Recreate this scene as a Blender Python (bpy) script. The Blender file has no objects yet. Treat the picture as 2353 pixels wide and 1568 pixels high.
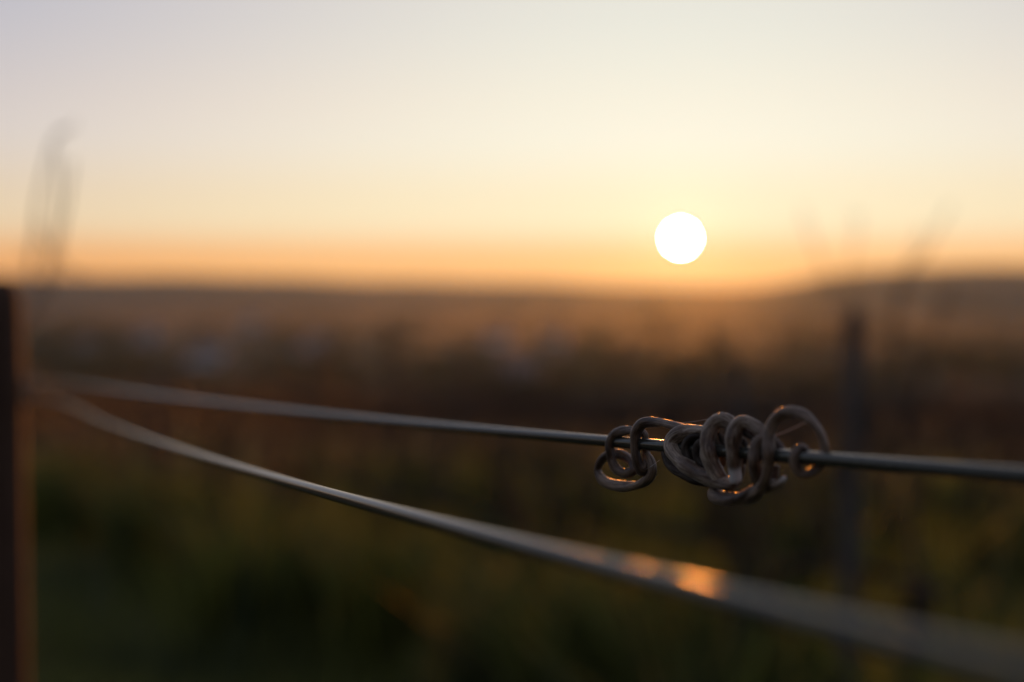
import bpy, math, random
import numpy as np
from mathutils import Vector, Matrix, noise

random.seed(7)
rng = np.random.default_rng(7)
SC = bpy.context.scene
COL = SC.collection

# ------------------------------------------------------------------ camera
DF = 0.2917                       # distance the lens is focused at (m)
CAMZ = 1.0
PITCH = math.radians(2.17)        # camera looks slightly down
cam_d = bpy.data.cameras.new('camera')
cam = bpy.data.objects.new('camera', cam_d)
COL.objects.link(cam)
cam.location = (0, 0, CAMZ)
cam.rotation_euler = (math.pi / 2 - PITCH, 0, 0)
cam_d.sensor_width = 36
cam_d.lens = 50
cam_d.clip_start = 0.005
cam_d.clip_end = 60000
cam_d.dof.use_dof = True
cam_d.dof.focus_distance = DF
cam_d.dof.aperture_fstop = 7.0
SC.camera = cam

# ------------------------------------------------------------------ sky and sun
SUN_AZ = math.radians(6.75)       # right of +Y
SUN_EL = math.radians(1.95)
world = bpy.data.worlds.new('World')
SC.world = world
world.use_nodes = True
wn, wl = world.node_tree.nodes, world.node_tree.links
bg = wn['Background']
sky = wn.new('ShaderNodeTexSky')
sky.sky_type = 'NISHITA'
sky.sun_disc = False
sky.sun_elevation = SUN_EL
sky.sun_rotation = SUN_AZ
sky.altitude = 200
sky.air_density = 0.5
sky.dust_density = 1.0
sky.ozone_density = 1.0
def vmath(op, a, b):
    x = wn.new('ShaderNodeVectorMath'); x.operation = op
    for s, v in ((0, a), (1, b)):
        if hasattr(v, 'links'): wl.new(v, x.inputs[s])
        else: x.inputs[s].default_value = v
    return x.outputs['Value'] if op == 'DOT_PRODUCT' else x.outputs['Vector']
# bright film response of the sky: c / (c + a)
SKA = (2.4, 3.2, 2.23)
comp = vmath('DIVIDE', sky.outputs[0], vmath('ADD', sky.outputs[0], SKA))
wtc = wn.new('ShaderNodeTexCoord')
wsep = wn.new('ShaderNodeSeparateXYZ'); wl.new(wtc.outputs['Generated'], wsep.inputs[0])
wmr = wn.new('ShaderNodeMapRange'); wmr.inputs[1].default_value = 0.0; wmr.inputs[2].default_value = 0.25
wl.new(wsep.outputs[2], wmr.inputs[0])
wr = wn.new('ShaderNodeValToRGB'); e = wr.color_ramp.elements      # dusty air low over the horizon
wr.color_ramp.interpolation = 'EASE'
stops = [(0.0, (1.0, 0.50, 0.20)), (0.056, (1.06, 0.59, 0.245)), (0.20, (1.05, 0.96, 0.69)), (0.44, (1.04, 1.065, 0.92)), (0.78, (0.965, 1.07, 0.98)), (1.0, (0.945, 1.055, 0.995))]
while len(e) < len(stops): e.new(0.5)
for el_, (p_, c_) in zip(e, stops): el_.position = p_; el_.color = (*c_, 1)
wl.new(wmr.outputs[0], wr.inputs[0])
# milky veil added to the high sky, brightens the tendril from above
wmr2 = wn.new('ShaderNodeMapRange'); wmr2.interpolation_type = 'SMOOTHSTEP'; wmr2.inputs[1].default_value = 0.18; wmr2.inputs[2].default_value = 0.6
wl.new(wsep.outputs[2], wmr2.inputs[0])
veil = wn.new('ShaderNodeVectorMath'); veil.operation = 'SCALE'; veil.inputs[0].default_value = (0.17, 0.15, 0.125); wl.new(wmr2.outputs[0], veil.inputs['Scale'])
skyc = vmath('MULTIPLY', vmath('ADD', vmath('MULTIPLY', comp, wr.outputs[0]), veil.outputs[0]), (10.0,) * 3)
# the sun's own disc, as one sees it standing over the hills
sdir = Vector((math.sin(SUN_AZ) * math.cos(SUN_EL), math.cos(SUN_AZ) * math.cos(SUN_EL), math.sin(SUN_EL)))
wdot = vmath('DOT_PRODUCT', vmath('NORMALIZE', wtc.outputs['Generated'], (0, 0, 0)), tuple(sdir))
wgt = wn.new('ShaderNodeMath'); wgt.operation = 'GREATER_THAN'; wl.new(wdot, wgt.inputs[0]); wgt.inputs[1].default_value = math.cos(math.radians(0.36))
# bright dusty aureole close round the sun
wac = wn.new('ShaderNodeMath'); wac.operation = 'ARCCOSINE'; wl.new(wdot, wac.inputs[0])
wex = wn.new('ShaderNodeMath'); wex.operation = 'MULTIPLY'; wl.new(wac.outputs[0], wex.inputs[0]); wex.inputs[1].default_value = -1 / math.radians(1.3)
wep = wn.new('ShaderNodeMath'); wep.operation = 'EXPONENT'; wl.new(wex.outputs[0], wep.inputs[0])
aur = wn.new('ShaderNodeVectorMath'); aur.operation = 'SCALE'; aur.inputs[0].default_value = (3.0, 2.0, 1.0); wl.new(wep.outputs[0], aur.inputs['Scale'])
disc = wn.new('ShaderNodeVectorMath'); disc.operation = 'SCALE'; disc.inputs[0].default_value = (2000, 1800, 1450); wl.new(wgt.outputs[0], disc.inputs['Scale'])
wl.new(vmath('ADD', vmath('ADD', skyc, aur.outputs[0]), disc.outputs[0]), bg.inputs[0])
bg.inputs[1].default_value = 0.1

sun_d = bpy.data.lights.new('sun', 'SUN')
sun = bpy.data.objects.new('sun', sun_d)
COL.objects.link(sun)
sun_d.energy = 3.0
sun_d.angle = math.radians(0.53)
sun_d.color = (1.0, 0.30, 0.03)
sun.rotation_euler = (-sdir).to_track_quat('-Z', 'Y').to_euler()
sun.location = (0, 0, 30)

SC.view_settings.view_transform = 'Standard'
SC.view_settings.look = 'None'
SC.view_settings.exposure = 0.0
SC.view_settings.gamma = 1.0
SC.render.engine = 'CYCLES'
SC.cycles.use_denoising = True
SC.cycles.max_bounces = 8
SC.cycles.volume_bounces = 1
SC.cycles.sample_clamp_indirect = 4.0

# ------------------------------------------------------------------ helpers
FPX = 2353 * 50 / 36.0
RX = Matrix.Rotation(math.pi / 2 - PITCH, 3, 'X')

def at(x, y, d):
    """point d metres in front of the lens, where the photo (2353 px wide) shows it"""
    v = Vector(((x - 1176.5) / FPX * d, -(y - 784) / FPX * d, -d))
    v = RX @ v
    return np.array((v.x, v.y, v.z + CAMZ))

def catmull(pts, step):
    """resample a polyline with any number of columns; spacing by first three columns"""
    P = np.array(pts, float)
    P = np.vstack([2 * P[0] - P[1], P, 2 * P[-1] - P[-2]])
    out = []
    for i in range(1, len(P) - 2):
        a, b, c, d = P[i - 1], P[i], P[i + 1], P[i + 2]
        n = max(2, int(np.linalg.norm(c[:3] - b[:3]) / step))
        for t in np.arange(n) / n:
            out.append(0.5 * (2 * b + (c - a) * t + (2 * a - 5 * b + 4 * c - d) * t * t + (-a + 3 * b - 3 * c + d) * t ** 3))
    out.append(P[-2])
    return np.array(out)

def tube_arrays(P, R, sides, shape=None, caps=True, cap_round=0.0):
    """tube along P (n,3) with radii R; shape(s, theta) -> radius factor"""
    P = np.asarray(P, float); n = len(P)
    R = np.broadcast_to(np.asarray(R, float), (n,)).copy()
    T = np.gradient(P, axis=0)
    T /= np.linalg.norm(T, axis=1)[:, None] + 1e-12
    up = np.array((0, 0, 1.0)) if abs(T[0][2]) < 0.9 else np.array((1.0, 0, 0))
    N = np.zeros_like(P); N[0] = np.cross(T[0], up); N[0] /= np.linalg.norm(N[0])
    for i in range(1, n):
        v = N[i - 1] - T[i] * np.dot(N[i - 1], T[i])
        N[i] = v / (np.linalg.norm(v) + 1e-12)
    B = np.cross(T, N)
    th = np.arange(sides) / sides * 2 * math.pi
    s = np.concatenate([[0], np.cumsum(np.linalg.norm(np.diff(P, axis=0), axis=1))])
    f = np.ones((n, sides)) if shape is None else shape(s[:, None], th[None, :])
    rad = R[:, None] * f
    V = P[:, None, :] + N[:, None, :] * (np.cos(th)[None, :] * rad)[..., None] + B[:, None, :] * (np.sin(th)[None, :] * rad)[..., None]
    G = np.stack([np.cos(th)[None, :] * R[:, None], np.sin(th)[None, :] * R[:, None], np.repeat(s[:, None], sides, 1)], -1)
    V = V.reshape(-1, 3); G = G.reshape(-1, 3)
    i = np.arange(n - 1)[:, None] * sides; j = np.arange(sides)[None, :]; k = (j + 1) % sides
    F = np.stack([i + j, i + k, i + sides + k, i + sides + j], -1).reshape(-1, 4).tolist()
    if caps:
        V = np.vstack([V, P[0] - T[0] * R[0] * cap_round, P[-1] + T[-1] * R[-1] * cap_round])
        G = np.vstack([G, (0, 0, s[0]), (0, 0, s[-1])])
        c0, c1 = len(V) - 2, len(V) - 1
        for a in range(sides):
            b = (a + 1) % sides
            F.append([c0, b, a])
            F.append([c1, (n - 1) * sides + a, (n - 1) * sides + b])
    return V, F, G

class MB:
    def __init__(self): self.V, self.F, self.G, self.n = [], [], [], 0
    def add(self, V, F, G=None):
        V = np.asarray(V, float)
        self.V.append(V); self.G.append(V if G is None else G)
        self.F += [[i + self.n for i in f] for f in F]; self.n += len(V)
        return self
    def tube(self, P, R, sides=8, **kw): return self.add(*tube_arrays(P, R, sides, **kw))
    def box(self, c, s, rz=0):
        c, s = np.array(c, float), np.array(s, float) / 2
        v = np.array([(x, y, z) for z in (-1, 1) for y in (-1, 1) for x in (-1, 1)], float) * s
        q = v.copy(); q[:, 0] = v[:, 0] * math.cos(rz) - v[:, 1] * math.sin(rz); q[:, 1] = v[:, 0] * math.sin(rz) + v[:, 1] * math.cos(rz)
        return self.add(q + c, [[0, 2, 3, 1], [4, 5, 7, 6], [0, 1, 5, 4], [2, 6, 7, 3], [0, 4, 6, 2], [1, 3, 7, 5]])
    def mesh(self, name, smooth=True, grain=True):
        me = bpy.data.meshes.new(name)
        V = np.vstack(self.V)
        me.from_pydata(V.tolist(), [], self.F)
        if grain:
            a = me.attributes.new('grain', 'FLOAT_VECTOR', 'POINT')
            a.data.foreach_set('vector', np.vstack(self.G).astype(np.float32).ravel())
        if smooth: me.polygons.foreach_set('use_smooth', np.ones(len(me.polygons), bool))
        me.update()
        return me
    def build(self, name, mat, parent=None, smooth=True, grain=True):
        return link(name, self.mesh(name, smooth, grain), mat, parent)

def link(name, me, mat, parent=None):
    o = bpy.data.objects.new(name, me); COL.objects.link(o)
    if mat and not me.materials: me.materials.append(mat)
    if parent: o.parent = parent; o.matrix_parent_inverse = parent.matrix_basis.inverted()
    return o

def tag(o, label=None, cat=None, group=None, kind=None):
    if label: o['label'] = label
    if cat: o['category'] = cat
    if group: o['group'] = group
    if kind: o['kind'] = kind
    return o

def empty(name, loc, rz=0):
    e = bpy.data.objects.new(name, None); COL.objects.link(e)
    e.location = loc; e.rotation_euler[2] = rz; e.empty_display_size = 0.05
    return e

# ------------------------------------------------------------------ materials
class M:
    def __init__(self, name):
        self.m = bpy.data.materials.new(name); self.m.use_nodes = True
        self.t = self.m.node_tree; self.n = self.t.nodes; self.l = self.t.links
        self.b = self.n['Principled BSDF']
    def add(self, typ, **kw):
        x = self.n.new(typ)
        for k, v in kw.items():
            if k in x.inputs: x.inputs[k].default_value = v
            else: setattr(x, k, v)
        return x
    def grain(self, scale):
        a = self.add('ShaderNodeAttribute', attribute_name='grain')
        mp = self.add('ShaderNodeMapping'); mp.inputs['Scale'].default_value = scale
        self.l.new(a.outputs['Vector'], mp.inputs['Vector']); return mp.outputs[0]
    def objco(self, scale=(1, 1, 1)):
        a = self.add('ShaderNodeTexCoord'); mp = self.add('ShaderNodeMapping'); mp.inputs['Scale'].default_value = scale
        self.l.new(a.outputs['Object'], mp.inputs['Vector']); return mp.outputs[0]
    def noise(self, vec, scale, detail=4, rough=0.6):
        x = self.add('ShaderNodeTexNoise'); x.inputs['Scale'].default_value = scale
        x.inputs['Detail'].default_value = detail; x.inputs['Roughness'].default_value = rough
        self.l.new(vec, x.inputs['Vector']); return x.outputs['Fac']
    def ramp(self, fac, stops):
        r = self.add('ShaderNodeValToRGB'); e = r.color_ramp.elements
        while len(e) < len(stops): e.new(0.5)
        for el, (p, c) in zip(e, stops): el.position = p; el.color = (*c, 1) if len(c) == 3 else c
        self.l.new(fac, r.inputs[0]); return r.outputs[0]
    def mix(self, f, a, b, typ='MIX'):
        x = self.add('ShaderNodeMix', data_type='RGBA', blend_type=typ)
        for s, v in ((0, f), (6, a), (7, b)):
            if hasattr(v, 'links'): self.l.new(v, x.inputs[s])
            else: x.inputs[s].default_value = v if s == 0 else (*v, 1)
        return x.outputs[2]
    def col(self, c):
        if hasattr(c, 'links'): self.l.new(c, self.b.inputs['Base Color'])
        else: self.b.inputs['Base Color'].default_value = (*c, 1)
    def bump(self, h, strength, dist):
        x = self.add('ShaderNodeBump'); x.inputs['Strength'].default_value = strength; x.inputs['Distance'].default_value = dist
        self.l.new(h, x.inputs['Height'])
        old = self.b.inputs['Normal'].links
        if old: self.l.new(old[0].from_socket, x.inputs['Normal'])
        self.l.new(x.outputs[0], self.b.inputs['Normal'])
    def rough(self, r): self.b.inputs['Roughness'].default_value = r
    def spec(self, r): self.b.inputs['Specular IOR Level'].default_value = r

MAT = {}
# weathered galvanised wire
m = M('galvanised_steel'); g = m.grain((1, 1, 0.8))
f1 = m.noise(g, 2400, 4); f2 = m.noise(g, 5200, 3)
m.col(m.ramp(f1, [(0.3, (0.040, 0.042, 0.034)), (0.5, (0.068, 0.071, 0.058)), (0.72, (0.115, 0.117, 0.094))]))
m.b.inputs['Metallic'].default_value = 0.6; m.spec(0.6)
m.l.new(m.ramp(f1, [(0.3, (0.25,) * 3), (0.7, (0.20,) * 3)]), m.b.inputs['Roughness'])
m.bump(f2, 0.10, 0.00004); MAT['steel'] = m.m

# dry grey-brown tendril skin
m = M('dry_tendril_bark'); g = m.grain((1, 1, 0.05))
f1 = m.noise(g, 3400, 5, 0.65); g2 = m.grain((1, 1, 0.35)); f2 = m.noise(g2, 300, 4, 0.55); f3 = m.noise(g2, 1900, 3)
c = m.ramp(f1, [(0.28, (0.07, 0.042, 0.024)), (0.43, (0.22, 0.165, 0.11)), (0.58, (0.43, 0.36, 0.275)), (0.78, (0.64, 0.57, 0.46))])
dk = m.ramp(f2, [(0.40, (0.22, 0.15, 0.10)), (0.58, (1, 1, 1))])
c = m.mix(1.0, c, dk, 'MULTIPLY')
sp = m.ramp(f3, [(0.34, (0.45, 0.40, 0.36)), (0.44, (1, 1, 1))]); c = m.mix(0.7, c, sp, 'MULTIPLY')
at_p = m.add('ShaderNodeAttribute', attribute_name='pale_end')
c = m.mix(at_p.outputs['Fac'], c, (0.62, 0.62, 0.60))  # light grey band mixed in near some strand ends
m.col(c); m.rough(0.42); m.spec(0.5)
m.b.inputs['Sheen Weight'].default_value = 0.18; m.b.inputs['Sheen Roughness'].default_value = 0.35
m.bump(f1, 1.0, 0.00016); m.bump(f3, 0.35, 0.00005); MAT['tendril'] = m.m
mb_ = m.m.copy(); mb_.name = 'brown_tendril_bark'; MAT['tendril_brown'] = mb_
for nd in mb_.node_tree.nodes:
    if nd.type == 'VALTORGB' and len(nd.color_ramp.elements) == 4:
        for e_ in nd.color_ramp.elements: e_.color = (e_.color[0] * 0.55, e_.color[1] * 0.47, e_.color[2] * 0.40, 1)
md = m.m.copy(); md.name = 'shaded_dark_tendril_bark'; MAT['tendril_dark_shaded'] = md  # dark brown bark, with the shade inside the coils put into its colour
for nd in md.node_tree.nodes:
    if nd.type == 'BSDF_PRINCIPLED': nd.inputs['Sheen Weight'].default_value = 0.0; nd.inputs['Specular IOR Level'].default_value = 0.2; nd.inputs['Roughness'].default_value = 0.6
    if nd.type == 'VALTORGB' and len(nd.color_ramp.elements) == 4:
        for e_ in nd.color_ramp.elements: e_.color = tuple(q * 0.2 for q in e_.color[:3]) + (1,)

m = M('spider_silk'); m.col((0.8, 0.8, 0.8)); m.rough(0.25)
tr = m.add('ShaderNodeBsdfTranslucent'); tr.inputs[0].default_value = (0.8, 0.78, 0.75, 1)
mx = m.add('ShaderNodeMixShader'); mx.inputs[0].default_value = 0.5
m.l.new(m.b.outputs[0], mx.inputs[1]); m.l.new(tr.outputs[0], mx.inputs[2]); m.l.new(mx.outputs[0], m.n['Material Output'].inputs[0])
MAT['silk'] = m.m

def wood(name, stops, sc, rough=0.85):
    m = M(name); g = m.grain((1, 1, 0.06)); f = m.noise(g, sc, 6, 0.65); f2 = m.noise(m.grain((1, 1, .5)), sc * .15, 3)
    c = m.mix(1.0, m.ramp(f, stops), m.ramp(f2, [(.3, (.55, .5, .45)), (.65, (1, 1, 1))]), 'MULTIPLY')
    m.col(c); m.rough(rough); m.spec(0.25); m.bump(f, 0.7, 2.0 / sc); MAT[name] = m.m
wood('post_wood', [(0.3, (0.05, 0.027, 0.018)), (0.5, (0.105, 0.06, 0.038)), (0.75, (0.18, 0.115, 0.075))], 130)
wood('grey_post_wood', [(0.3, (0.075, 0.07, 0.062)), (0.5, (0.14, 0.132, 0.12)), (0.75, (0.21, 0.20, 0.18))], 130)
wood('vine_bark', [(0.3, (0.02, 0.015, 0.011)), (0.5, (0.048, 0.038, 0.027)), (0.75, (0.095, 0.078, 0.058))], 160)
wood('cane_bark', [(0.3, (0.035, 0.023, 0.013)), (0.5, (0.085, 0.056, 0.033)), (0.75, (0.15, 0.10, 0.062))], 320, 0.6)
wood('pale_cane', [(0.3, (0.20, 0.15, 0.10)), (0.5, (0.33, 0.27, 0.2)), (0.75, (0.45, 0.38, 0.3))], 320, 0.6)

def leafmat(name, c1, c2, trans):
    m = M(name); oi = m.add('ShaderNodeAttribute', attribute_name='tint')
    c = m.mix(oi.outputs['Fac'], c1, c2); m.col(c); m.rough(0.6); m.spec(0.2)
    tr = m.add('ShaderNodeBsdfTranslucent'); m.l.new(c, tr.inputs[0])
    mx = m.add('ShaderNodeMixShader'); mx.inputs[0].default_value = trans
    m.l.new(m.b.outputs[0], mx.inputs[1]); m.l.new(tr.outputs[0], mx.inputs[2]); m.l.new(mx.outputs[0], m.n['Material Output'].inputs[0])
    MAT[name] = m.m
leafmat('grass', (0.058, 0.076, 0.034), (0.175, 0.185, 0.036), 0.5)
leafmat('wood_leaf', (0.02, 0.035, 0.012), (0.06, 0.07, 0.025), 0.3)

m = M('soil_and_turf'); v = m.objco()
f = m.noise(v, 0.9, 6); f2 = m.noise(v, 14, 4); f3 = m.noise(v, 0.0022, 3, 0.5); f4 = m.noise(v, 0.012, 4)
near = m.ramp(f, [(0.38, (0.085, 0.070, 0.048)), (0.50, (0.075, 0.080, 0.036)), (0.66, (0.085, 0.105, 0.04))])
near = m.mix(0.6, near, m.ramp(f2, [(0.3, (0.45, 0.42, 0.4)), (0.7, (1, 1, 1))]), 'MULTIPLY')
far = m.ramp(f3, [(0.36, (0.016, 0.026, 0.015)), (0.46, (0.038, 0.048, 0.028)), (0.55, (0.024, 0.035, 0.018)), (0.66, (0.055, 0.06, 0.042))])
far = m.mix(0.7, far, m.ramp(f4, [(0.35, (0.4, 0.42, 0.4)), (0.6, (1, 1, 1))]), 'MULTIPLY')
geo = m.add('ShaderNodeNewGeometry'); ln = m.add('ShaderNodeVectorMath', operation='LENGTH'); m.l.new(geo.outputs['Position'], ln.inputs[0])
mr = m.add('ShaderNodeMapRange'); mr.inputs[1].default_value = 120; mr.inputs[2].default_value = 500; m.l.new(ln.outputs['Value'], mr.inputs[0])
m.col(m.mix(mr.outputs[0], near, far)); m.rough(0.95); m.spec(0.1); MAT['ground'] = m.m

for nm, c in (('plaster_white', (0.56, 0.54, 0.49)), ('plaster_cream', (0.50, 0.44, 0.35)), ('roof_tile', (0.22, 0.10, 0.06)), ('roof_slate', (0.10, 0.10, 0.11)), ('dark_glass', (0.03, 0.035, 0.04))):
    m = M(nm); f = m.noise(m.objco(), 0.8, 4)
    m.col(m.mix(0.5, c, m.ramp(f, [(0.3, tuple(x * .6 for x in c)), (0.7, c)]))); m.rough(0.15 if nm == 'dark_glass' else 0.9); MAT[nm] = m.m

# ------------------------------------------------------------------ terrain
def sstep(a, b, x):
    t = np.clip((x - a) / (b - a), 0, 1); return t * t * (3 - 2 * t)

def height(x, y):
    x, y = np.asarray(x, float), np.asarray(y, float)
    near = -0.075 * np.maximum(y, 0)
    b = np.maximum(-y, 0)                       # unseen hillside behind the camera, steepened to cut the low back sky light
    near = near + 0.075 * np.minimum(b, 2) + 0.50 * np.clip(b - 2, 0, 110) + 0.05 * np.clip(b - 112, 0, 200)
    w = sstep(130, 900, y)
    r = np.hypot(x, y)
    valley = -80 + 4 * np.sin(x / 640 + 1.1) * np.cos(y / 900) + 2 * np.sin(y / 310 + x / 450)
    az = np.degrees(np.arctan2(x, np.maximum(y, 1)))
    ridge = (y > 0) * sstep(5.0, 16.0, az) * sstep(4400, 9000, r) * (196 + 6 * np.sin(az * 1.1))
    back = (y > 0) * sstep(7000, 10500, r) * (162 - 72 * sstep(-16, 8, az) + 5 * np.sin(az * 0.55 + 1.0) + 4 * np.sin(az * 1.3))
    far = valley + np.maximum(ridge, back)
    return near * (1 - w) + far * w

NA, NR = 256, 150
rad = np.concatenate([[0.0], np.geomspace(0.4, 14000, NR)])
azs = np.arange(NA) / NA * 2 * math.pi
GX = rad[:, None] * np.sin(azs)[None, :]; GY = rad[:, None] * np.cos(azs)[None, :]
GZ = height(GX, GY)
V = np.stack([GX, GY, GZ], -1)[1:].reshape(-1, 3)
i = np.arange(NR - 1)[:, None] * NA; j = np.arange(NA)[None, :]; k = (j + 1) % NA
F = np.stack([i + k, i + j, i + NA + j, i + NA + k], -1).reshape(-1, 4).tolist()
V = np.vstack([V, (0, 0, 0)])
F += [[len(V) - 1, a, (a + 1) % NA] for a in range(NA)]
F = [f[::-1] for f in F]
ground = MB().add(V, F).build('ground', MAT['ground'], grain=False)
tag(ground, kind='structure')

def gz(x, y): return float(height(x, y))

# haze over the valley
HZ = MB().box((0, 0, 38), (28600, 28600, 264))   # -94 .. 170 m
haze = HZ.build('haze', None, smooth=False, grain=False)
hm = bpy.data.materials.new('haze_air'); hm.use_nodes = True
hn = hm.node_tree.nodes; hn.remove(hn['Principled BSDF'])
pv = hn.new('ShaderNodeVolumePrincipled')
pv.inputs['Color'].default_value = (0.60, 0.80, 1.0, 1)
pv.inputs['Density'].default_value = 0.000015
pv.inputs['Anisotropy'].default_value = 0.55
pv2 = hn.new('ShaderNodeVolumePrincipled')          # forward-scattering haze added to imitate lens glare below the sun
pv2.inputs['Color'].default_value = (0.95, 0.92, 0.88, 1); pv2.inputs['Density'].default_value = 0.0000009; pv2.inputs['Anisotropy'].default_value = 0.9
hadd = hn.new('ShaderNodeAddShader')
hm.node_tree.links.new(pv.outputs[0], hadd.inputs[0]); hm.node_tree.links.new(pv2.outputs[0], hadd.inputs[1])
hm.node_tree.links.new(hadd.outputs[0], hn['Material Output'].inputs['Volume'])
if hasattr(hm.cycles, 'homogeneous_volume'): hm.cycles.homogeneous_volume = True
haze.data.materials.append(hm)
tag(haze, 'thin evening haze filling the valley', kind='stuff')

# ------------------------------------------------------------------ wires
def kfar(x): return 1 + 0.00047 * (x - 1530)

def span(pts):
    # a taut wire: smooth quadratic sag through the measured points
    A = np.array(pts); t = A[:, 1]; q = np.linspace(t[0], t[-1], 60)
    return [np.array((np.polyval(np.polyfit(t, A[:, 0], 2), y), y, np.polyval(np.polyfit(t, A[:, 2], 2), y))) for y in q]

def wire(name, P, label):
    P = catmull(P, 0.004)
    o = MB().tube(P, 0.00125, 160).build(name, MAT['steel'])
    return tag(o, label, 'wire', 'pair of steel trellis wires')

RD = np.array((-0.476, 0.880, -0.066))        # direction the vine row runs (downhill)
POST = at(-30, 895, 0.972)
NRM = np.array((0.880, 0.476, 0))
near_pts = [at(x, y, DF / k) for x, y, k in
            [(3000, 1672, 3.3), (2700, 1618, 3.0), (2353, 1546, 2.67), (2067, 1484, 2.37), (1760, 1411, 2.04), (1541, 1354, 1.81), (1321, 1293, 1.57),
             (1051, 1216, 1.29), (770, 1137, 1.0), (574, 1077, 0.80), (250, 977, 0.455), (60, 914, 0.365)]]
far_pts = [at(x, y, DF / kfar(x)) for x, y in
           [(3100, 1132), (2700, 1112), (2353, 1093), (2150, 1080), (1953, 1066), (1794, 1053.5), (1662, 1041), (1496, 1026), (1321, 1011), (1000, 978), (700, 944), (400, 912), (250, 897)]]
near_pts, far_pts = span(near_pts[:-1]), span(far_pts)
pn, pf = POST - NRM * 0.0285, POST + NRM * 0.0285
pn = pf - np.array((0, 0, 0.007)); pf = pf + np.array((0, 0, 0.003))
def to_post(pts, end):
    a, t0_ = pts[-1], pts[-1] - pts[-2]; L_ = np.linalg.norm(end - a); t0_ = t0_ / np.linalg.norm(t0_) * L_
    t1_ = RD / np.linalg.norm(RD) * L_
    out = [(2*u**3-3*u**2+1)*a + (u**3-2*u**2+u)*t0_ + (-2*u**3+3*u**2)*end + (u**3-u**2)*t1_ for u in np.linspace(0, 1, 40)[1:]]
    step = np.linalg.norm(out[-1] - out[-2])
    return out + [end + RD * q for q in np.arange(1, 30) * step * 2]
near_pts += to_post(near_pts, pn)
far_pts += to_post(far_pts, pf)
near_wire = wire('trellis_wire', near_pts, 'nearer grey steel wire sweeping down the foreground with an orange sun glint')
far_wire = wire('trellis_wire', far_pts, 'farther grey steel wire with the dried tendril wound round it')

# ------------------------------------------------------------------ tendril
ZS = 41700.0      # drawing units per metre in the plane of focus
def tp(u, v, w):
    x = (2300 + u / 2.139) / 1.7408; y = (1560 + v / 2.139) / 1.7408
    return at(x, y, DF / kfar(x) - w / ZS)

tendril = empty('dried_tendril', tp(1250, 545, 0))
tag(tendril, 'dried brown vine tendril coiled round the farther wire', 'tendril')
bpy.context.view_layer.update()

def strand(name, pts, r, flat=0.10, seed=0, pale_end=None, twist=0.004, sides=30, tip0=None, tip1=None, mat='tendril'):
    """pts (u,v,w); r a number or list along the strand; tip0/tip1 rounded-off ends"""
    n = len(pts)
    r = np.interp(np.linspace(0, 1, n), np.linspace(0, 1, len(r)), r) if hasattr(r, '__len__') else np.full(n, float(r))
    A = np.array([(*p, q) for p, q in zip(pts, r)], float)
    A = catmull(A, 7.0)
    s = np.concatenate([[0], np.cumsum(np.linalg.norm(np.diff(A[:, :3], axis=0), axis=1))])
    R = A[:, 3] * (1 + 0.07 * np.sin(s / 75 + seed) + 0.035 * np.sin(s / 31 + 2.1 * seed))
    L = s[-1]
    for e, tip in ((s, tip0), (L - s, tip1)):
        if tip: R = R * np.sqrt(np.clip(1 - np.clip(1 - e / tip, 0, 1) ** 2, 0.015, 1))
    # the lens narrows with distance: keep true thickness
    X = (2300 + A[:, 0] / 2.139) / 1.7408
    P = np.array([tp(*a[:3]) for a in A])
    Rm = R / ZS / kfar(X)
    rs = np.random.default_rng(seed + 11)
    ph = rs.uniform(0, 6.28, 8)
    def shape(ss, th):
        q = ss * ZS
        a = th + twist * q + 0.5 * np.sin(q / 170 + ph[0])
        f = 1 + flat * np.cos(2 * a + ph[1]) - 0.75 * flat * np.exp(-((np.mod(a + ph[2], 2 * math.pi) - math.pi) / 0.42) ** 2)
        f = f + 0.022 * np.cos(7 * a + ph[3]) + 0.014 * np.cos(13 * a + ph[4] + np.sin(q / 40)) + 0.008 * np.sin(q / 17 + 3 * np.cos(a + ph[5]))
        return f
    mb = MB().tube(P, Rm, sides, shape=shape, cap_round=0.3)
    me = mb.mesh(name)
    sc = me.attributes.new('pale_end', 'FLOAT', 'POINT')
    val = np.zeros(len(me.vertices), np.float32)
    if pale_end:
        f = np.repeat(np.exp(-((s - pale_end[0] * L) / pale_end[1]) ** 4), sides) * 0.85
        val[:len(f)] = f
    sc.data.foreach_set('value', val)
    return link(name, me, MAT[mat], tendril)

# the two loose curls at the left end
strand('curl', [(1010, 380, -70), (930, 335, -45), (850, 312, -25), (750, 285, -5), (650, 274, 10), (575, 290, 45), (527, 360, 82), (512, 460, 97), (522, 570, 90), (548, 655, 55), (580, 690, 5),
                (608, 650, -55), (610, 540, -95), (605, 430, -90), (585, 372, -62), (515, 352, -25), (430, 350, 15), (345, 380, 58), (303, 445, 90), (300, 530, 95), (322, 620, 62), (368, 690, 20),
                (435, 715, -15), (505, 685, -50), (490, 620, -85), (420, 565, -105), (335, 545, -95), (255, 575, -75), (205, 645, -60), (203, 720, -50), (255, 785, -40), (355, 818, -40), (460, 826, -40),
                (570, 802, -50), (645, 740, -65), (662, 665, -80), (635, 590, -95), (598, 545, -110)],
       [40, 38, 38, 40, 44, 46, 46, 44, 34, 30, 32, 38, 42, 42, 42, 42, 40, 38, 36, 40, 42, 42, 42, 42, 40, 38], seed=1, tip1=40, mat='tendril_brown')
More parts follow.
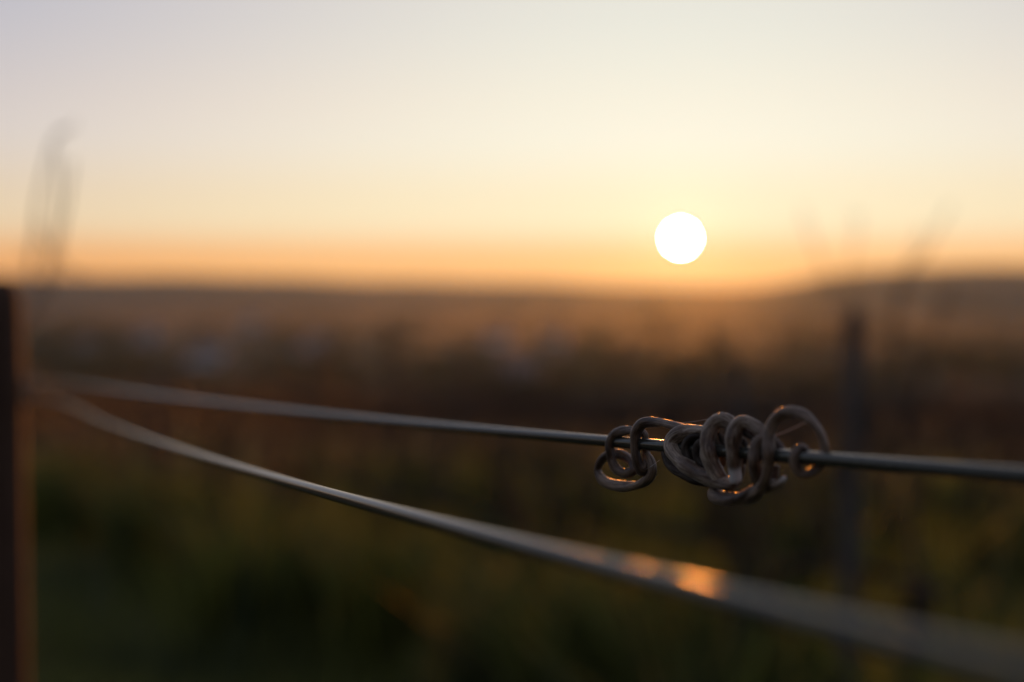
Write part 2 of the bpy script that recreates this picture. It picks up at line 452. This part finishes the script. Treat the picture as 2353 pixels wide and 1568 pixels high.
# big slanted ring
strand('coil', [(1330, 770, -60), (1345, 805, 5), (1240, 790, 62), (1110, 745, 92), (985, 670, 112), (885, 580, 118), (832, 490, 105), (850, 415, 78), (930, 362, 38), (1045, 345, -15), (1150, 360, -60),
                (1230, 430, -105), (1260, 540, -115), (1235, 650, -100), (1160, 740, -60)],
       [26, 48, 62, 70, 74, 74, 70, 64, 54, 46, 44, 44, 44, 44, 40], flat=0.13, seed=2, tip0=40)
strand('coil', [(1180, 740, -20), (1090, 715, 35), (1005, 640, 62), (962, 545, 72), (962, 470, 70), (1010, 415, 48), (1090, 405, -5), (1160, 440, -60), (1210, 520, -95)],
       [40, 46, 48, 46, 42, 40, 40], seed=3, tip0=40, mat='tendril_dark_shaded')
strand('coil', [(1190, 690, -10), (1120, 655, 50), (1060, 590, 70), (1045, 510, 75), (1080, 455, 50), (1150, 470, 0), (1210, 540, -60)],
       [36, 42, 44, 42, 38, 36], seed=15, tip0=40, mat='tendril_dark_shaded')
strand('stub', [(752, 512, 20), (772, 570, 30), (810, 640, 30), (880, 700, 25), (980, 745, 15), (1090, 785, -10), (1200, 800, -30)], [22, 34, 40, 42, 42, 40], seed=4, tip0=30, mat='tendril_dark_shaded')
# the two upright turns
strand('coil', [(1375, 480, -120), (1390, 380, -105), (1350, 300, -70), (1270, 258, -15), (1195, 285, 45), (1150, 365, 90), (1135, 460, 115), (1148, 570, 115), (1185, 665, 95), (1235, 750, 60), (1300, 805, 5),
                (1370, 780, -60), (1410, 690, -110), (1415, 580, -125)],
       [44, 46, 50, 55, 63, 70, 74, 72, 66, 58, 48, 44, 44], flat=0.16, seed=5)
strand('coil', [(1650, 560, -125), (1640, 450, -115), (1590, 355, -80), (1510, 290, -30), (1430, 275, 20), (1375, 325, 70), (1354, 420, 100), (1356, 540, 108), (1362, 650, 95), (1372, 745, 70), (1378, 800, 50)],
       [42, 46, 50, 53, 57, 62, 64, 63, 60, 56, 48], flat=0.14, seed=6, tip1=22, pale_end=(0.925, 62))
strand('shred', [(1225, 360, -20), (1262, 420, -45), (1300, 500, -70), (1315, 610, -90)], [14, 26, 28, 18], seed=12, tip0=14, tip1=16, sides=18, mat='tendril_dark_shaded')
strand('shred', [(1390, 345, 10), (1450, 360, -25), (1520, 400, -60), (1580, 470, -90)], [14, 28, 28, 22], seed=13, tip0=14, tip1=16, sides=18, mat='tendril_dark_shaded')
strand('shred', [(1415, 400, -30), (1450, 450, -40), (1465, 540, -60), (1450, 640, -70)], [12, 24, 26, 16], seed=14, tip0=14, tip1=16, sides=18, mat='tendril_dark_shaded')
# dark turns right of the middle
strand('coil', [(1775, 610, -115), (1765, 530, -110), (1715, 465, -85), (1640, 425, -30), (1575, 440, 45), (1543, 510, 90), (1538, 620, 105), (1552, 730, 85), (1590, 815, 30), (1650, 830, -40), (1700, 760, -95), (1715, 650, -120)],
       [40, 44, 46, 50, 55, 58, 60, 60, 54, 48, 44, 42], flat=0.12, seed=7, mat='tendril_brown')
# bottom cradle that climbs into the high loop and ends in the small curl
strand('loop', [(1235, 850, -75), (1190, 868, -25), (1215, 910, 30), (1290, 930, 58), (1390, 935, 66), (1490, 910, 66), (1575, 850, 66), (1630, 765, 84), (1655, 670, 104), (1660, 560, 112), (1655, 450, 98), (1668, 345, 66),
                (1710, 255, 35), (1775, 205, 8), (1860, 188, -22), (1955, 215, -52), (2045, 288, -78), (2108, 390, -98), (2135, 500, -112), (2120, 605, -112), (2065, 680, -75), (1990, 720, -10), (1925, 705, 45), (1885, 640, 85),
                (1884, 560, 82), (1918, 497, 35), (1968, 505, -30), (1998, 570, -80), (1985, 650, -92)],
       [34, 54, 62, 64, 62, 60, 56, 52, 50, 50, 48, 48, 46, 44, 44, 42, 42, 42, 42, 42, 40, 40, 40, 40, 38, 36, 34, 30], flat=0.13, seed=8, tip0=45, tip1=30, mat='tendril_brown')
strand('stub', [(1650, 800, -10), (1715, 812, 12), (1765, 790, 20), (1800, 738, 10)], [40, 42, 34, 22], seed=9, tip1=24, pale_end=(0.97, 40))

def silk(a, b, label, r=0.000022):
    P = catmull([tp(*a), (tp(*a) + tp(*b)) / 2 - np.array((0, 0, 0.0001)), tp(*b)], 0.0005)
    o = MB().tube(P, r, 5).build('silk_thread', MAT['silk'])
    return tag(o, label, 'spider silk', 'spider silk on the tendril')
silk((860, 285, -20), (1135, 252, 60), 'fine spider thread from left curl up to first upright coil')
silk((600, 685, 0), (725, 600, 30), 'short fine spider thread at the lower tip of the left curl')
silk((1690, 402, 60), (1990, 270, -20), 'orange glinting spider thread across the high round loop', 0.00005)

# ------------------------------------------------------------------ posts
def post(p_top, rad, hgt, mat, label, seed, staples=()):
    base = (p_top[0], p_top[1], gz(p_top[0], p_top[1]) - 0.1)
    root = empty('vineyard_post', base); bpy.context.view_layer.update()
    n = 40; z = np.linspace(base[2], p_top[2], n)
    P = np.stack([np.full(n, p_top[0]) + 0.004 * np.sin(z * 2 + seed), np.full(n, p_top[1]) + 0.003 * np.cos(z * 3 + seed), z], -1)
    R = np.full(n, rad) * (1.06 - 0.06 * np.linspace(0, 1, n)); R[-1] *= 0.7; R[-2] *= .95
    P[-2:, 2] = p_top[2] - np.array((0.010, 0.0))
    ph = np.random.default_rng(seed).uniform(0, 6.28, 6)
    def shape(s, th):
        f = 1 + 0.03 * np.cos(2 * th + ph[0]) + 0.015 * np.cos(5 * th + ph[1] + s) + 0.01 * np.sin(9 * th + ph[2])
        for q in range(3):
            d = np.mod(th - ph[3 + q] + 0.15 * np.sin(s * 6 + q) + math.pi, 2 * math.pi) - math.pi
            f = f - 0.10 * np.exp(-(d / 0.05) ** 2) * (0.5 + 0.5 * np.sin(s * 3 + q * 2))
        return f
    MB().tube(P, R, 72, shape=shape, cap_round=0.05).build('shaft', MAT[mat], root)
    for (c, nrm) in staples:
        t = np.cross(nrm, (0, 0, 1.0)); c = np.array(c)
        pts = [c - nrm * 0.012 + np.array((0, 0, .003)), c + nrm * 0.0024 + np.array((0, 0, .003)), c + nrm * .0042, c + nrm * 0.0024 - np.array((0, 0, .003)), c - nrm * 0.012 - np.array((0, 0, .003))]
        MB().tube(catmull(pts, 0.001), 0.0011, 8).build('staple', MAT['steel'], root)
    tag(root, label, 'post', 'posts of the vine rows')
    return root

top = at(-30, 640, 0.972)
post(top, 0.0272, 1, 'post_wood', 'brown wooden post at the left edge where the two wires meet', 3, [(pn, NRM), (pf, NRM)])

# rows behind: offset o from the lens along NRM, t along the row
def rowpos(o, t):
    p = NRM * o + np.array((-0.476, 0.880, 0)) * t
    return np.array((p[0], p[1], gz(p[0], p[1])))
ROW2 = 2.02
def t_for_px(o, px):
    c = (px - 1176.5) / FPX        # x/y
    # (0.88 o - 0.476 t) = c (0.476 o + 0.88 t)
    return o * (0.88 - 0.476 * c) / (0.476 + 0.88 * c) if False else (0.88 * o - c * 0.476 * o) / (0.476 + 0.88 * c)
t0 = t_for_px(ROW2, 1962)
p = rowpos(ROW2, t0); p[2] = 0.955
post(p, 0.021, 1, 'grey_post_wood', 'grey post standing behind the high tendril loop at the right', 5)
for (o, t, lab) in ((ROW2, t0 + 5.6, 'grey post in the next vine row, left of the sun'), (ROW2 + 2, t_for_px(ROW2 + 2, 1700), 'grey post in the second row behind the wires, below the sun')):
    q = rowpos(o, t); q[2] += 1.13
    post(q, 0.025, 1, 'grey_post_wood', lab, int(o * 7 + t))
# ------------------------------------------------------------------ vines
def wob(p, d, L, n, amp, rs, lift=0):
    pts = [np.array(p, float)]; d = np.array(d, float); d /= np.linalg.norm(d)
    for i in range(n):
        d = d + rs.normal(0, amp, 3); d[2] += lift; d /= np.linalg.norm(d)
        pts.append(pts[-1] + d * L / n)
    return pts

RV = np.array((-0.476, 0.880, 0))
def vine_proto(seed, ncane, topz=1.05, mat='cane_bark'):
    rs = np.random.default_rng(seed)
    parts = []
    tr = [(0, 0, -0.08), (0.01, 0, 0.0)] + [(rs.normal(0, 0.02), rs.normal(0, 0.02), z) for z in (0.14, 0.28, 0.42, 0.55)]
    C = catmull(tr, 0.02); n = len(C)
    ph = rs.uniform(0, 6, 4)
    sh = lambda s, th: 1 + 0.14 * np.cos(3 * th + ph[0] + s * 9) + 0.09 * np.cos(5 * th + ph[1] - s * 14) + 0.06 * np.sin(s * 60 + th)
    parts.append(('trunk', MB().tube(C, np.linspace(0.032, 0.022, n), 14, shape=sh, cap_round=0.4).mesh('trunk'), 'vine_bark'))
    head = C[-1]
    for sgn in (-1, 1):
        pts = [head - np.array((0, 0, 0.02)), head + RV * sgn * 0.07 + np.array((0, 0, 0.06)), head + RV * sgn * 0.25 + np.array((0, 0, .09)), head + RV * sgn * 0.5 + np.array((0, 0, .085))]
        c = catmull(pts, 0.03)
        parts.append(('arm', MB().tube(c, np.linspace(0.016, 0.007, len(c)), 8, cap_round=0.4).mesh('arm'), 'vine_bark'))
        for _ in range(ncane):
            a = c[rs.integers(2, len(c))]
            L = max(0.15, topz - a[2] + rs.normal(0, 0.08))
            w = wob(a, (rs.normal(0, .25), rs.normal(0, .25), 1), L, 7, 0.10, rs, 0.04)
            cc = catmull(w, 0.03)
            mb = MB().tube(cc, np.linspace(0.0065, 0.0028, len(cc)), 6)
            for q in range(3, len(cc) - 1, 4):      # side twigs and old tendrils
                mb.tube(catmull(wob(cc[q], (rs.normal(), rs.normal(), .5), rs.uniform(.04, .14), 4, .5, rs), .015), 0.0017, 4)
            parts.append(('cane', mb.mesh('cane'), mat))
    return parts

def place_vine(parts, loc, rz, label, sc=1.0, group='vines of the rows behind the wires'):
    root = empty('grapevine', loc, rz); root.scale = (sc, sc, sc)
    for nm, me, mt in parts:
        o = bpy.data.objects.new(nm, me); COL.objects.link(o); o.parent = root
        if not me.materials: me.materials.append(MAT[mt])
    return tag(root, label, 'grapevine', group)

protos = [vine_proto(20 + i, 9, 1.12) for i in range(5)]
def seen(q):
    px = 1176.5 + q[0] / max(q[1], .01) * FPX
    return q[1] > 0.5 and -420 < px < 2800 and not (2230 < px and q[1] < 3.2)
ncount = 0
_u = 'first second third fourth fifth sixth seventh eighth ninth tenth eleventh twelfth thirteenth fourteenth fifteenth sixteenth seventeenth eighteenth nineteenth twentieth'.split()
def ordinal(n):
    if n < 20: return _u[n]
    if n < 29: return 'twenty-' + _u[n - 20]
    if n == 29: return 'thirtieth'
    if n < 39: return 'thirty-' + _u[n - 30]
    return 'fortieth' if n == 39 else 'forty-' + _u[n - 40]
for ri in range(1, 7):
    o = 0.19 + (ROW2 - 0.19) * ri
    k_ = 0
    for t in np.arange(-3, 34, 1.05):
        q = rowpos(o, t + 0.37 * ri + rng.normal(0, .06))
        if not seen(q): continue
        where = 'in the row just behind the wires' if ri == 1 else f'in the {ordinal(ri - 1)} row behind the wires'
        place_vine(protos[int(rng.integers(5))], q, math.pi * int(rng.integers(2)) + rng.normal(0, .08),
                   f'{ordinal(k_)} blurred bare grapevine from the right {where}', float(rng.uniform(0.92, 1.04)))
        k_ += 1; ncount += 1

# tall canes against the sky
def lone_vine(base, canes, mat, label):
    root = empty('grapevine', base); bpy.context.view_layer.update()
    b = np.array(base)
    rs = np.random.default_rng(5)
    tr = catmull([b + (0, 0, -.08), b + (.01, 0, .2), b + (-.01, .01, .45), b + (0, 0, .62)], .02)
    sh = lambda s, th: 1 + 0.14 * np.cos(3 * th + s * 9) + 0.09 * np.cos(5 * th - s * 14)
    MB().tube(tr, np.linspace(.034, .022, len(tr)), 14, shape=sh, cap_round=.4).build('trunk', MAT['vine_bark'], root)
    for pts, r0, r1 in canes:
        pts = [b + (0, 0, .6)] + [np.array(p) for p in pts]
        c = catmull(pts, .02)
        mb = MB().tube(c, np.linspace(r0, r1, len(c)), 8, cap_round=.3)
        for q in range(6, len(c) - 1, 7):
            mb.tube(catmull(wob(c[q], (rs.normal(), rs.normal(), .5), rs.uniform(.02, .06), 4, .5, rs), .01), 0.0012, 4)
        mb.build('cane', MAT[mat], root)
    return tag(root, label, 'grapevine')

D = 1.5
b = (-0.66, 1.50, gz(-0.66, 1.5))
lone_vine(b, [([at(-60, 900, D), at(60, 660, D), at(85, 480, D), at(120, 330, D), at(150, 295, D)], .0034, .0014),
              ([at(-40, 900, D), at(100, 700, D), at(140, 540, D), at(160, 420, D), at(165, 370, D)], .0034, .0014),
              ([at(-80, 940, D), at(70, 720, D), at(115, 600, D), at(135, 450, D), at(130, 340, D)], .0030, .0012)], 'pale_cane',
          'pale blurred canes rising into the sky behind the left post')
D = 3.3
q = rowpos(ROW2, t0 + 0.35)
lone_vine(tuple(q), [([at(1905, 800, D), at(1900, 650, D), at(1870, 560, D), at(1845, 480, D)], .0048, .0018),
                     ([at(1960, 800, D), at(1950, 650, D), at(1965, 560, D), at(1975, 490, D)], .0048, .0018)], 'cane_bark',
          'faint leaning canes against the sky left of the right-hand post')
q = rowpos(ROW2, t0 - 0.2)
D = 3.0
lone_vine(tuple(q), [([at(2060, 820, D), at(2080, 650, D), at(2135, 560, D), at(2185, 470, D)], .0048, .0018),
                     ([at(2050, 820, D), at(2060, 700, D), at(2090, 600, D), at(2120, 520, D)], .0048, .0016)], 'cane_bark',
          'faint leaning canes against the sky right of the right-hand post')

# rows farther down the slope: too many to count
mb_v, mb_f, cnt = [], [], 0
for ri in range(7, 60):
    o = 0.19 + (ROW2 - 0.19) * ri
    for t in np.arange(-60, 150, 0.35 if ri < 22 else 0.7):
        p = rowpos(o, t)
        if not seen(p) or p[1] > 150: continue
        for s in range(4):
            a = p + np.array((rng.normal(0, .15), rng.normal(0, .15), rng.uniform(0, .5)))
            b2 = a + np.array((rng.normal(0, .12), rng.normal(0, .12), rng.uniform(.3, .65)))
            w = 0.012 if s else 0.03
            for dx, dy in ((w, 0), (-w * .5, w * .87), (-w * .5, -w * .87)):
                mb_v.append(a + (dx, dy, 0))
            mb_v.append(b2)
            n = cnt; cnt += 4
            mb_f += [[n, n + 1, n + 3], [n + 1, n + 2, n + 3], [n + 2, n, n + 3]]
far_rows = MB().add(np.array(mb_v), mb_f).build('distant_vine_rows', MAT['vine_bark'], smooth=False)
tag(far_rows, 'brown mass of bare vine rows down the slope', 'vineyard', kind='stuff')

# ------------------------------------------------------------------ grass
def blades(n, pos, hgt, width, name, label, tfreq=1.6, tgain=1.0):
    base = pos(n)
    ang = rng.uniform(0, 2 * math.pi, n); lean = rng.normal(0, .35, (n, 2)); H = hgt(n, base)
    W = width * rng.uniform(.6, 1.4, n)
    dx, dy = np.cos(ang) * W, np.sin(ang) * W
    z = height(base[:, 0], base[:, 1])
    b = np.stack([base[:, 0], base[:, 1], z], -1)
    off = np.stack([dx, dy, np.zeros(n)], -1)
    mid = b + np.stack([lean[:, 0] * H * .35, lean[:, 1] * H * .35, H * .55], -1)
    tip = b + np.stack([lean[:, 0] * H, lean[:, 1] * H, H], -1)
    V = np.stack([b - off, b + off, mid + off * .8, mid - off * .8, tip], 1).reshape(-1, 3)
    i = np.arange(n)[:, None] * 5
    quads = (i + np.array((0, 1, 2, 3))).tolist(); tris = (i + np.array((3, 2, 4))).tolist()
    me = bpy.data.meshes.new(name); me.from_pydata(V.tolist(), [], quads + tris)
    at_ = me.attributes.new('tint', 'FLOAT', 'POINT')
    c = np.array([noise.noise((x * tfreq, y * tfreq, 0)) for x, y in base[:, :2]]) * tgain
    at_.data.foreach_set('value', np.repeat(np.clip(.5 + c * .9 + rng.normal(0, .15, n), 0, 1), 5).astype(np.float32))
    me.update()
    o = link(name, me, MAT['grass']); return tag(o, label, 'grass', kind='stuff')

def wedge(n):
    d = 1.6 * (45 / 1.6) ** rng.uniform(0, 1, n) ** 1.0
    a = rng.uniform(-.42, .42, n)
    return np.stack([np.sin(a) * d, np.cos(a) * d], -1)
def hclump(n, b):
    c = np.array([noise.noise((x * 1.1 + 7, y * 1.1, 3)) for x, y in b[:, :2]])
    return np.clip(.16 + .22 * np.clip(c + .15, 0, 1), .06, .5) * rng.uniform(.6, 1.3, n)
blades(42000, wedge, hclump, .006, 'grass', 'blurred green grass between the vine rows')
def weeds(n):
    k = 130; o = ROW2 + rng.normal(0, .12, k) + (ROW2 - .19) * rng.integers(0, 3, k); t = rng.uniform(-1.5, 11, k)
    c = np.stack([NRM[0] * o + RV[0] * t, NRM[1] * o + RV[1] * t], -1)
    return c[rng.integers(0, k, n)] + rng.normal(0, .07, (n, 2))
blades(22000, weeds, lambda n, b: rng.uniform(.25, .68, n), .012, 'tall_weeds', 'tall green weeds growing under the vine rows', 3.1, 2.2)

# ------------------------------------------------------------------ valley: houses and woods
def house_proto(w, l, h, roof, wall):
    ms = []
    ms.append(('wall', MB().box((0, 0, h / 2 - 1), (w, l, h + 2)).mesh('wall', False), wall))
    V = np.array([(-w / 2 - .5, -l / 2 - .5, h), (w / 2 + .5, -l / 2 - .5, h), (w / 2 + .5, l / 2 + .5, h), (-w / 2 - .5, l / 2 + .5, h), (0, -l / 2 - .5, h + w * .42), (0, l / 2 + .5, h + w * .42)])
    ms.append(('roof', MB().add(V, [[0, 3, 2, 1], [0, 1, 4], [2, 3, 5], [1, 2, 5, 4], [3, 0, 4, 5]]).mesh('roof', False), roof))
    for x in (-w * .27, w * .27):
        for z in (1.6, h - 1.6):
            ms.append(('window', MB().box((x, -l / 2 - .03, z), (1.2, .08, 1.4)).mesh('window', False), 'dark_glass'))
    ms.append(('chimney', MB().box((w * .2, l * .2, h + w * .42), (.9, .9, 2.4)).mesh('chimney', False), wall))
    return ms
hp = [house_proto(12, 18, 6.5, 'roof_tile', 'plaster_white'), house_proto(16, 26, 8, 'roof_slate', 'plaster_cream'), house_proto(20, 40, 9, 'roof_slate', 'plaster_white')]
def ray_ground(px, py):
    d = at(px, py, 1.0) - np.array((0, 0, CAMZ)); d /= np.linalg.norm(d)
    s = 800.0
    while s < 13000:
        q = d * s
        if q[2] + CAMZ < gz(q[0], q[1]): return q[0], q[1]
        s *= 1.004
    return None
clusters = [(350, 778, 8), (480, 832, 7), (190, 805, 5), (720, 814, 5), (1150, 785, 7), (1290, 792, 7), (1195, 864, 6), (600, 752, 3)]
spots = [(cx + rng.normal(0, 12), cy + rng.normal(0, 8)) for cx, cy, n in clusters for _ in range(n)]
for k_, (px, py) in enumerate(sorted(spots)):
    g = ray_ground(px, py)
    if g is None: continue
    kind = int(rng.integers(3))
    root = empty('house', (g[0], g[1], gz(*g)), rng.uniform(0, 3.1)); root.scale = (0.85,) * 3
    for nm, me, mt in hp[kind]:
        o = bpy.data.objects.new(nm, me); COL.objects.link(o); o.parent = root
        if not me.materials: me.materials.append(MAT[mt])
    look = ('small white red-roofed', 'cream slate-roofed', 'long white slate-roofed')[kind]
    tag(root, f'{ordinal(k_)} tiny blurred house from the left in the hazy valley, {look}', 'house', 'houses in the valley')

wv, wf, cnt = [], [], 0
for _ in range(420):
    px, py = rng.uniform(-200, 2500), rng.uniform(690, 900)
    g = ray_ground(px, py)
    if g is None: continue
    ln = rng.uniform(15, 100); an = rng.uniform(0, 3.14)
    for _ in range(14):
        c = np.array((g[0] + math.cos(an) * ln * rng.uniform(-1, 1) + rng.normal(0, 9), g[1] + math.sin(an) * ln * rng.uniform(-1, 1) + rng.normal(0, 9), 0)); c[2] = gz(c[0], c[1])
        h = rng.uniform(5, 11)
        for _ in range(16):
            u = rng.normal(0, 1, 3); u /= np.linalg.norm(u)
            e = c + np.array((u[0] * h * .36, u[1] * h * .36, h * .58 + u[2] * h * .42))
            a = rng.normal(0, h * .2, (3, 3)) + e
            wv += [*a]; wf.append([cnt, cnt + 1, cnt + 2]); cnt += 3
woods = MB().add(np.array(wv), wf).build('distant_woods', MAT['wood_leaf'], smooth=False)
tag(woods, 'dark woods and hedges scattered over the hazy valley', 'woods', kind='stuff')
print('vines', ncount, 'objects', len(bpy.data.objects))
